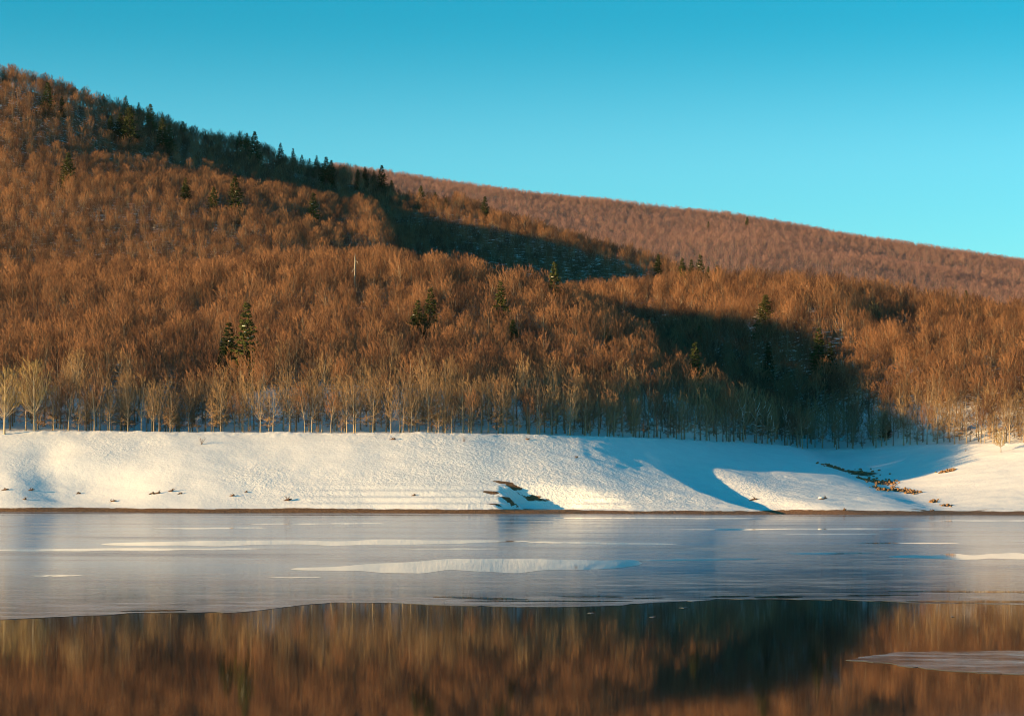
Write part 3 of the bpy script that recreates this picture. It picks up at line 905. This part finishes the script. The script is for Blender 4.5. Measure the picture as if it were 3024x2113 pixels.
ZONES = [(-100, 0, 'cut by the left picture border'), (0, 40, 'beside the two pale left trunks'), (40, 80, 'in the tangled edge right of the pale trunks'),
         (80, 112, 'on the sunny rim left of the blue hollow'), (112, 145, 'in the left half of the blue hollow'), (145, 180, 'in the right half of the blue hollow'),
         (180, 215, 'just right of the blue hollow'), (215, 262, 'straight below the tallest spruce pair'), (262, 305, 'right of the tallest spruce pair'),
         (305, 350, 'below and left of the dead snag'), (350, 395, 'below and right of the dead snag'), (395, 445, 'below the mid-wood spruce pair'),
         (445, 490, 'above the little promontory'), (490, 530, 'above the blue promontory hollow'), (530, 575, 'where the bank starts turning away'),
         (575, 620, 'left of the big shadow'), (620, 655, 'on the left rim of the big shadow'), (655, 690, 'in the left third of the big shadow'),
         (690, 725, 'below the half-lit spruce in the shadow'), (725, 765, 'in the right third of the big shadow'), (765, 805, 'at the back of the bay'),
         (805, 850, 'above the stony streak'), (850, 895, 'where the big shadow ends'), (895, 945, 'on the sunny edge right of the bay'),
         (945, 985, 'left of the olive forked sapling'), (985, 1100, 'by the right picture border')]
ORD = ['', 'first', 'second', 'third', 'fourth', 'fifth', 'sixth', 'seventh', 'eighth', 'ninth', 'tenth', 'eleventh', 'twelfth', 'thirteenth', 'fourteenth']
NUM = ['', 'one', 'two', 'three', 'four', 'five', 'six', 'seven', 'eight', 'nine', 'ten', 'eleven', 'twelve', 'thirteen', 'fourteen']
def place_heroes():
    keys = {}
    for i in HERO:
        z = next(t for a, b, t in ZONES if a <= _cu[i] < b)
        row = 'front-row' if DD[i] < 5 else ('second-row' if DD[i] < 10 else 'inner')
        sizew = 'low young' if KD[i] >= 10 else ('side-branched' if KD[i] in (7, 9) else ('slim' if KD[i] in (6, 8) else 'stout'))
        keys.setdefault((row, sizew, z), []).append(i)
    for (row, sizew, z), idx in keys.items():
        idx.sort(key=lambda i: _cu[i])
        for k, i in enumerate(idx):
            root = link('beech_tree', None, None, PT[i])
            root.rotation_euler = (0, 0, RT[i]); root.scale = (SZ[i],) * 3
            if len(idx) == 1: lab = 'lone %s %s bare beech %s' % (row, sizew, z)
            else: lab = '%s-from-left of %s %s %s beeches %s' % (ORD[k + 1], NUM[len(idx)], row, sizew, z)
            tag(root, lab, 'tree', 'bare trees along the wood edge')
            link('trunk', TRUNK_ME[KD[i]], root); link('crown', CROWN_ME[KD[i]], root)
            if 735 < _cu[i] < 835 and KD[i] in (7, 8, 9, 10): link('snow', SNOW_ME[KD[i]], root)['kind'] = 'stuff'
place_heroes()

def ground_z(x, y): return float(height(np.array([x]), np.array([y]))[0])

# ---- pale trees that stand out
PALE = [make_beech(61, 17.0, 0.25, 0.62, nl=34, ns=6, up=1.25), make_beech(62, 16.5, 0.24, 0.60, nl=32, ns=6, up=1.2), make_beech(63, 12.0, 0.27, 0.56, nl=36, ns=7, up=1.2), make_beech(64, 6.5, 0.22, 0.52, nl=24, ns=6, nt=12, up=1.4)]
for k, (u, v, lift, ymin, lab) in enumerate([(34.5, 431, 0, 480, 'tall pale-trunked tree with golden fan crown, right one at the left picture edge'),
                                             (4.5, 434, 0, 480, 'tall pale-trunked tree cut by the left picture edge'),
                                             (874, 303, 11.5, 640, 'pale yellow round-crowned tree on the right crest beside dark shade'),
                                             (1001, 452, 0, 500, 'olive forked sapling standing out on the snow at the right')]):
    x, y = cast(u, v, ymin, 1500, lift)
    root = link('pale_tree' if k < 3 else 'sapling', None, None, (x, y, ground_z(x, y) - 0.05)); root.rotation_euler = (0, 0, 1.3 * k)
    tag(root, lab, 'tree' if k < 3 else 'sapling')
    link('trunk', PALE[k][0].mesh('trunk', [M_TRUNK_PALE if k < 3 else M_TRUNK]), root)
    link('crown', PALE[k][1].mesh('crown', [M_TWIG_PALE]), root)

# ---- dead snag rising out of the wood
def dead_snag():
    x, y = cast(355, 257, 700, 1500, 17.5)
    root = link('dead_snag', None, None, (x, y, ground_z(x, y)))
    root.scale = (0.85, 0.85, 0.90)
    tag(root, 'bleached dead tree trunk with broken top rising above brown crowns', 'dead tree')
    b = Bag()
    polyline(np.array([(0, 0, -0.5), (0.05, 0, 6), (-0.05, 0.05, 11), (0.06, 0, 14.5), (0.02, 0, 16.2), (0.1, 0, 17.6)]), 7, np.array([0.45, 0.34, 0.29, 0.26, 0.16, 0.03]), b)
    link('trunk', b.mesh('trunk', [M_DEAD]), root)
    for pts in ([(0.1, -0.1, 14.9), (0.8, -0.3, 14.8), (1.05, -0.4, 14.5), (1.1, -0.4, 13.8)], [(-0.1, -0.1, 12.3), (-0.6, -0.2, 12.0), (-0.8, -0.3, 11.5), (-1.1, -0.3, 11.1)]):
        b = Bag(); polyline(np.array(pts), 5, np.array([0.15, 0.13, 0.10, 0.05]), b)
        link('broken_branch', b.mesh('broken_branch', [M_DEAD]), root)
dead_snag()

# ---- dry shrubs and driftwood on the bank
def shrub(seed, h, n):
    rng = np.random.default_rng(seed); b = Bag(); sp = Bag()
    for i in range(n):
        a = rng.uniform(0, 6.28); ln = h * rng.uniform(0.6, 1.05); out = rng.uniform(0.1, 0.75)
        f = np.linspace(0, 1, 4)[:, None]
        p = np.concatenate([np.cos(a) * out * ln * f ** 1.2, np.sin(a) * out * ln * f ** 1.2, ln * f * (1.1 - 0.25 * out)], 1) - np.array([0, 0, 0.1])
        polyline(p, 3, np.array([0.03, 0.024, 0.018, 0.008]), b)
        m = 5; g = rng.uniform(0.35, 1, m); base = np.stack([np.interp(g, f[:, 0], p[:, j]) for j in range(3)], 1)
        V, T = spikes(base, base + unit(rand_unit(rng, m) + np.array([[np.cos(a) * 0.5, np.sin(a) * 0.5, 0.9]])) * 0.3 * ln, 0.011); sp.add(V, T)
    return b, sp
for k, (vu, vv, h, n, lab) in enumerate([(452, 997, 2.0, 11, 'thin dry shrub on the upper snow bank below the blue hollow'), (1040, 992, 1.5, 8, 'small dry shrub at the wood foot left of the bank bend'),
                                         (1775, 997, 1.2, 8, 'dark low shrub at the back of the bay'), (2165, 1010, 0.9, 5, 'sparse dry stalks on the snow left of the olive sapling')]):
    x, y = cast(vu / 2.242, vv / 2.242); b, sp = shrub(70 + k, h, n)
    root = link('dry_shrub', None, None, (x, y, ground_z(x, y))); tag(root, lab, 'shrub', 'dry shrubs on the snow bank')
    link('stems', b.mesh('stems', [M_DRIFT]), root)['kind'] = 'stuff'; link('twigs', sp.mesh('twigs', [M_DRIFT]), root)['kind'] = 'stuff'

DRIFT = [(12, 1097, 0.8, 'dark driftwood stub at the left edge above the water strip'), (70, 1099, 0.8, 'forked driftwood stub with long shadow in the left bank hollow'), (55, 1119, 0.6, 'low driftwood twig below the forked stub on the left'),
         (176, 1106, 0.6, 'half-buried driftwood in the soft blue shade at left'), (254, 1122, 0.7, 'small dark driftwood right of the soft blue shade'), (341, 1106, 0.7, 'left stub of a close driftwood pair on the left bank'),
         (353, 1106, 0.8, 'right stub of a close driftwood pair on the left bank'), (383, 1102, 0.8, 'flat dark driftwood right of the close pair'), (404, 1107, 0.5, 'thin driftwood twig, last of the left bank row'),
         (520, 1112, 0.7, 'small reddish driftwood left of the upright one'), (552, 1103, 0.4, 'tiny driftwood dot above the upright one'), (645, 1121, 1.1, 'upright driftwood stump standing alone on the lower bank'),
         (927, 1110, 0.6, 'small driftwood stub left of the promontory ledges'), (881, 987, 0.8, 'small dark stump under the wood edge near mid-picture'), (1182, 986, 0.7, 'dark stump with long blue shadow at the bank bend'),
         (1292, 1027, 0.6, 'lonely stub with shadow on the rough bank face'), (1691, 1120, 1.0, 'twin-pointed driftwood beside the blue trough'), (1846, 1119, 1.0, 'snow-capped driftwood on the lit fan below the stones'),
         (2090, 1146, 0.6, 'flat driftwood at the water strip on the right'), (1893, 1141, 0.6, 'dark driftwood lump at the water strip below the stones')]
def driftwood(i, vu, vv, h, lab):
    rng = np.random.default_rng(200 + i)
    x, y = cast(vu / 2.242, vv / 2.242)
    root = link('driftwood', None, None, (x, y, ground_z(x, y))); tag(root, lab, 'driftwood', 'driftwood stubs on the snow bank')
    a = rng.uniform(-0.4, 0.4)
    b = Bag(); L = h * rng.uniform(0.9, 1.4)
    polyline(np.array([(-L, 0, -0.15), (-0.3 * L, 0.1, 0.12 * h), (0.3 * L, -0.1, 0.3 * h), (0.8 * L, 0, 0.35 * h)]), 6, np.array([0.10, 0.17, 0.15, 0.05]) * (0.6 + 0.6 * h), b)
    link('log', b.mesh('log', [M_DRIFT]), root)
    for k in range(2):
        c = Bag(); t = rng.uniform(-0.4, 0.5) * L; up = h * rng.uniform(0.7, 1.1)
        polyline(np.array([(t, 0, 0.1), (t + rng.normal() * 0.15, 0.1, up * 0.6), (t + rng.normal() * 0.3, 0.1, up)]), 5, np.array([0.10, 0.075, 0.02]) * (0.6 + 0.6 * h), c)
        link('branch_stub', c.mesh('branch_stub', [M_DRIFT]), root)
    if 'snow-capped' in lab:
        c = Bag(); sn_add(c, np.array([-0.5, 0, 0.32]), np.array([1.0, 0, 0]), 0.9, 0.4, 0.25); link('snow_cap', c.mesh('snow_cap', [M_SNOW]), root)
    root.rotation_euler = (0, 0, a)
for i, d in enumerate(DRIFT): driftwood(i, *d)

# ---- stones of the dry streak: too small to tell apart singly
def stones():
    rng = np.random.default_rng(77); bag = Bag()
    for x, y, rx, ry, _ in SOIL[:10]:
        n = int(14 * rx)
        for k in range(max(3, n)):
            sx, sy = x + rng.normal() * rx * 0.6, y + rng.normal() * ry * 0.6
            e = rng.uniform(0.12, 0.42)
            o = unit(np.array([rng.normal(), rng.normal(), 0]))
            sn_add(bag, np.array([sx, sy, ground_z(sx, sy) + 0.05]), o, e * rng.uniform(1, 1.7), e, e * 0.8)
    m = bark_material('stone', (0.10, 0.055, 0.03), (0.26, 0.15, 0.075))
    tag(link('stones', bag.mesh('stones', [m])), 'brown stones and clods in the dry streak on the right bank', kind='stuff')
stones()

# ---- smooth patches and open leads in the ice, ice floe and fragments
def lens(name, x0, x1, va, vb, th, mat, z, parent, seed, skew=0.0):
    """long thin patch: columns x0..x1, middle row runs from va to vb, th rows thick (picture of 2296 px)"""
    xs = np.linspace(x0, x1, 90); t = (xs - x0) / (x1 - x0)
    mid = va + (vb - va) * t
    prof = np.clip((t * (1 - t) * 4), 0, 1) ** 0.45 * (1 + skew * (t - 0.5))
    top = mid - th / 2 * prof * (0.8 + 0.35 * vnoise(t * 9, t * 0 + seed, seed)); bot = mid + th / 2 * prof * (0.8 + 0.35 * vnoise(t * 11, t * 0 + seed + 3, seed + 1)) + 0.05
    A = np.array([on_lake(a / 2.242, b / 2.242) for a, b in zip(xs, bot)]); B = np.array([on_lake(a / 2.242, b / 2.242) for a, b in zip(xs, top)])
    V = np.concatenate([np.c_[A, np.full(len(A), z)], np.c_[B, np.full(len(B), z)]]); n = len(A); j = np.arange(n - 1)
    Q = np.stack([j, j + 1, n + j + 1, n + j], 1)
    return link(name, mesh_from(name, V, [(Q, 0)], [mat]), parent)
SMOOTH = [(650, 1440, 1275, 1262, 34, 1.2), (225, 1190, 1219, 1212, 13, -0.4), (1180, 1520, 1214, 1219, 6, 0), (-60, 600, 1233, 1229, 6, 0), (1990, 2420, 1247, 1247, 15, 0.5), (70, 185, 1290, 1289, 4, 0),
          (340, 600, 1184, 1182, 4, 0), (560, 860, 1174, 1172, 3, 0), (1500, 2120, 1186, 1184, 4, 0), (1750, 1980, 1197, 1196, 3, 0), (2050, 2420, 1166, 1166, 4, 0), (1240, 1700, 1160, 1161, 4, 0), (1920, 2150, 1216, 1217, 3, 0),
          (600, 720, 1294, 1293, 3, 0), (900, 1120, 1230, 1229, 3, 0), (1430, 1700, 1256, 1252, 4, 0), (1760, 1960, 1240, 1239, 4, 0)]
for i, (x0, x1, va, vb, th, sk) in enumerate(SMOOTH): lens('smooth_patch', x0, x1, va, vb, th, M_ICE_SMOOTH, 0.0122, ice, 300 + i, sk)
LEADS = [(970, 1185, 1337, 1343, 6, 0), (1040, 1420, 1346, 1347, 3, 0), (1990, 2420, 1324, 1327, 5, 0), (2030, 2420, 1347, 1349, 6, 0), (1590, 1680, 1337, 1335, 4, 0), (1690, 1800, 1338, 1337, 5, 0), (1420, 1490, 1340, 1339, 3, 0),
         (1900, 2060, 1334, 1333, 3, 0), (270, 420, 1369, 1367, 3, 0), (1250, 1400, 1336, 1337, 3, 0)]
for i, (x0, x1, va, vb, th, sk) in enumerate(LEADS): lens('open_lead', x0, x1, va, vb, th, M_WATER, 0.0122, ice, 340 + i, sk)

def slab(name, pts, z, mat, jitter, seed):
    P = np.array([on_lake(a / 2.242, b / 2.242) for a, b in pts])
    # densify and roughen the outline
    Q = []
    for a, b in zip(P, np.roll(P, -1, 0)):
        n = max(1, int(np.linalg.norm(b - a) / 0.12))
        Q += [a + (b - a) * k / n for k in range(n)]
    Q = np.array(Q); k = np.arange(len(Q))
    Q = Q + jitter * np.stack([vnoise(k * 0.35, k * 0 + 1.0, seed), 1.4 * vnoise(k * 0.4, k * 0 + 5.0, seed + 1)], 1)
    n = len(Q); c = Q.mean(0)
    V = np.concatenate([np.c_[Q, np.full(n, z)], np.c_[Q, np.full(n, -0.01)], [[c[0], c[1], z]]])
    j = np.arange(n); j2 = (j + 1) % n
    return link(name, mesh_from(name, V, [(np.stack([n + j, n + j2, j2, j], 1), 1), (np.stack([j, j2, np.full(n, 2 * n)], 1), 0)], [mat, M_RIM], flat=True))
floe = slab('ice_floe', [(1893, 1478), (1990, 1486), (2030, 1493), (2100, 1500), (2200, 1507), (2296, 1511), (2420, 1515), (2520, 1500), (2480, 1470), (2400, 1460), (2296, 1458), (2100, 1459), (2000, 1462), (1945, 1470)], 0.010, M_ICE_FLOE, 0.11, 401)
tag(floe, 'frosted grey ice floe drifting on dark water at lower right', 'ice floe')
for k, (a, b, w, lab) in enumerate([(1325, 1373, 15, 'thin ice fragment nearest the ice edge in mid-picture'), (1463, 1382, 14, 'thin ice fragment floating lowest in the dark reflection'),
                                    (1533, 1361, 20, 'ice fragment close below the ice edge in the dark reflection'), (2135, 1381, 9, 'tiny ice fragment on brown water at right')]):
    f = slab('ice_fragment', [(a - w / 2, b), (a, b + 1.3), (a + w / 2, b + 0.3), (a + w / 4, b - 0.9), (a - w / 4, b - 0.8)], 0.010, M_ICE_FLOE, 0.01, 410 + k)
    tag(f, lab, 'ice', 'ice fragments off the sheet')

def far_forest():
    px, py, rng = scatter(9, -1500, 1300, 1900, 3150, 7.0)
    u = 512 + px / py * F
    k = (u > 330) & (u < 1080)
    px, py = px[k], py[k]; pz = height(px, py)
    n = len(px)
    forest_object('far_forest', np.stack([px, py, pz], 1), rng.integers(0, 3, n), rng.uniform(0.75, 1.15, n), rng.uniform(0, 6.283, n), FAR_PROTO, 'brown bare wood, tinted haze-pink, covering the far hill')
    return n
nf = far_forest()

# ------------------------------------------------------------------ the air
def haze():
    m = bpy.data.materials.new('haze'); m.use_nodes = True
    nt = m.node_tree; nt.nodes.clear()
    out = nt.nodes.new('ShaderNodeOutputMaterial'); pv = nt.nodes.new('ShaderNodeVolumePrincipled')
    pv.inputs['Color'].default_value = (0.92, 0.90, 0.90, 1); pv.inputs['Density'].default_value = HAZE
    pv.inputs['Anisotropy'].default_value = 0.2
    nt.links.new(pv.outputs[0], out.inputs['Volume'])
    lo, hi = (-2700, -800, -8), (2700, 5400, 520)
    V = [(x, y, z) for z in (lo[2], hi[2]) for y in (lo[1], hi[1]) for x in (lo[0], hi[0])]
    Q = [(0, 2, 3, 1), (4, 5, 7, 6), (0, 1, 5, 4), (2, 6, 7, 3), (0, 4, 6, 2), (1, 3, 7, 5)]
    tag(link('haze', mesh_from('haze', V, [(Q, 0)], [m])), 'thin even winter haze over lake and hills', kind='stuff')
HAZE = 4.0e-6
haze()
print('NEAR', len(PT), 'FAR', nf)
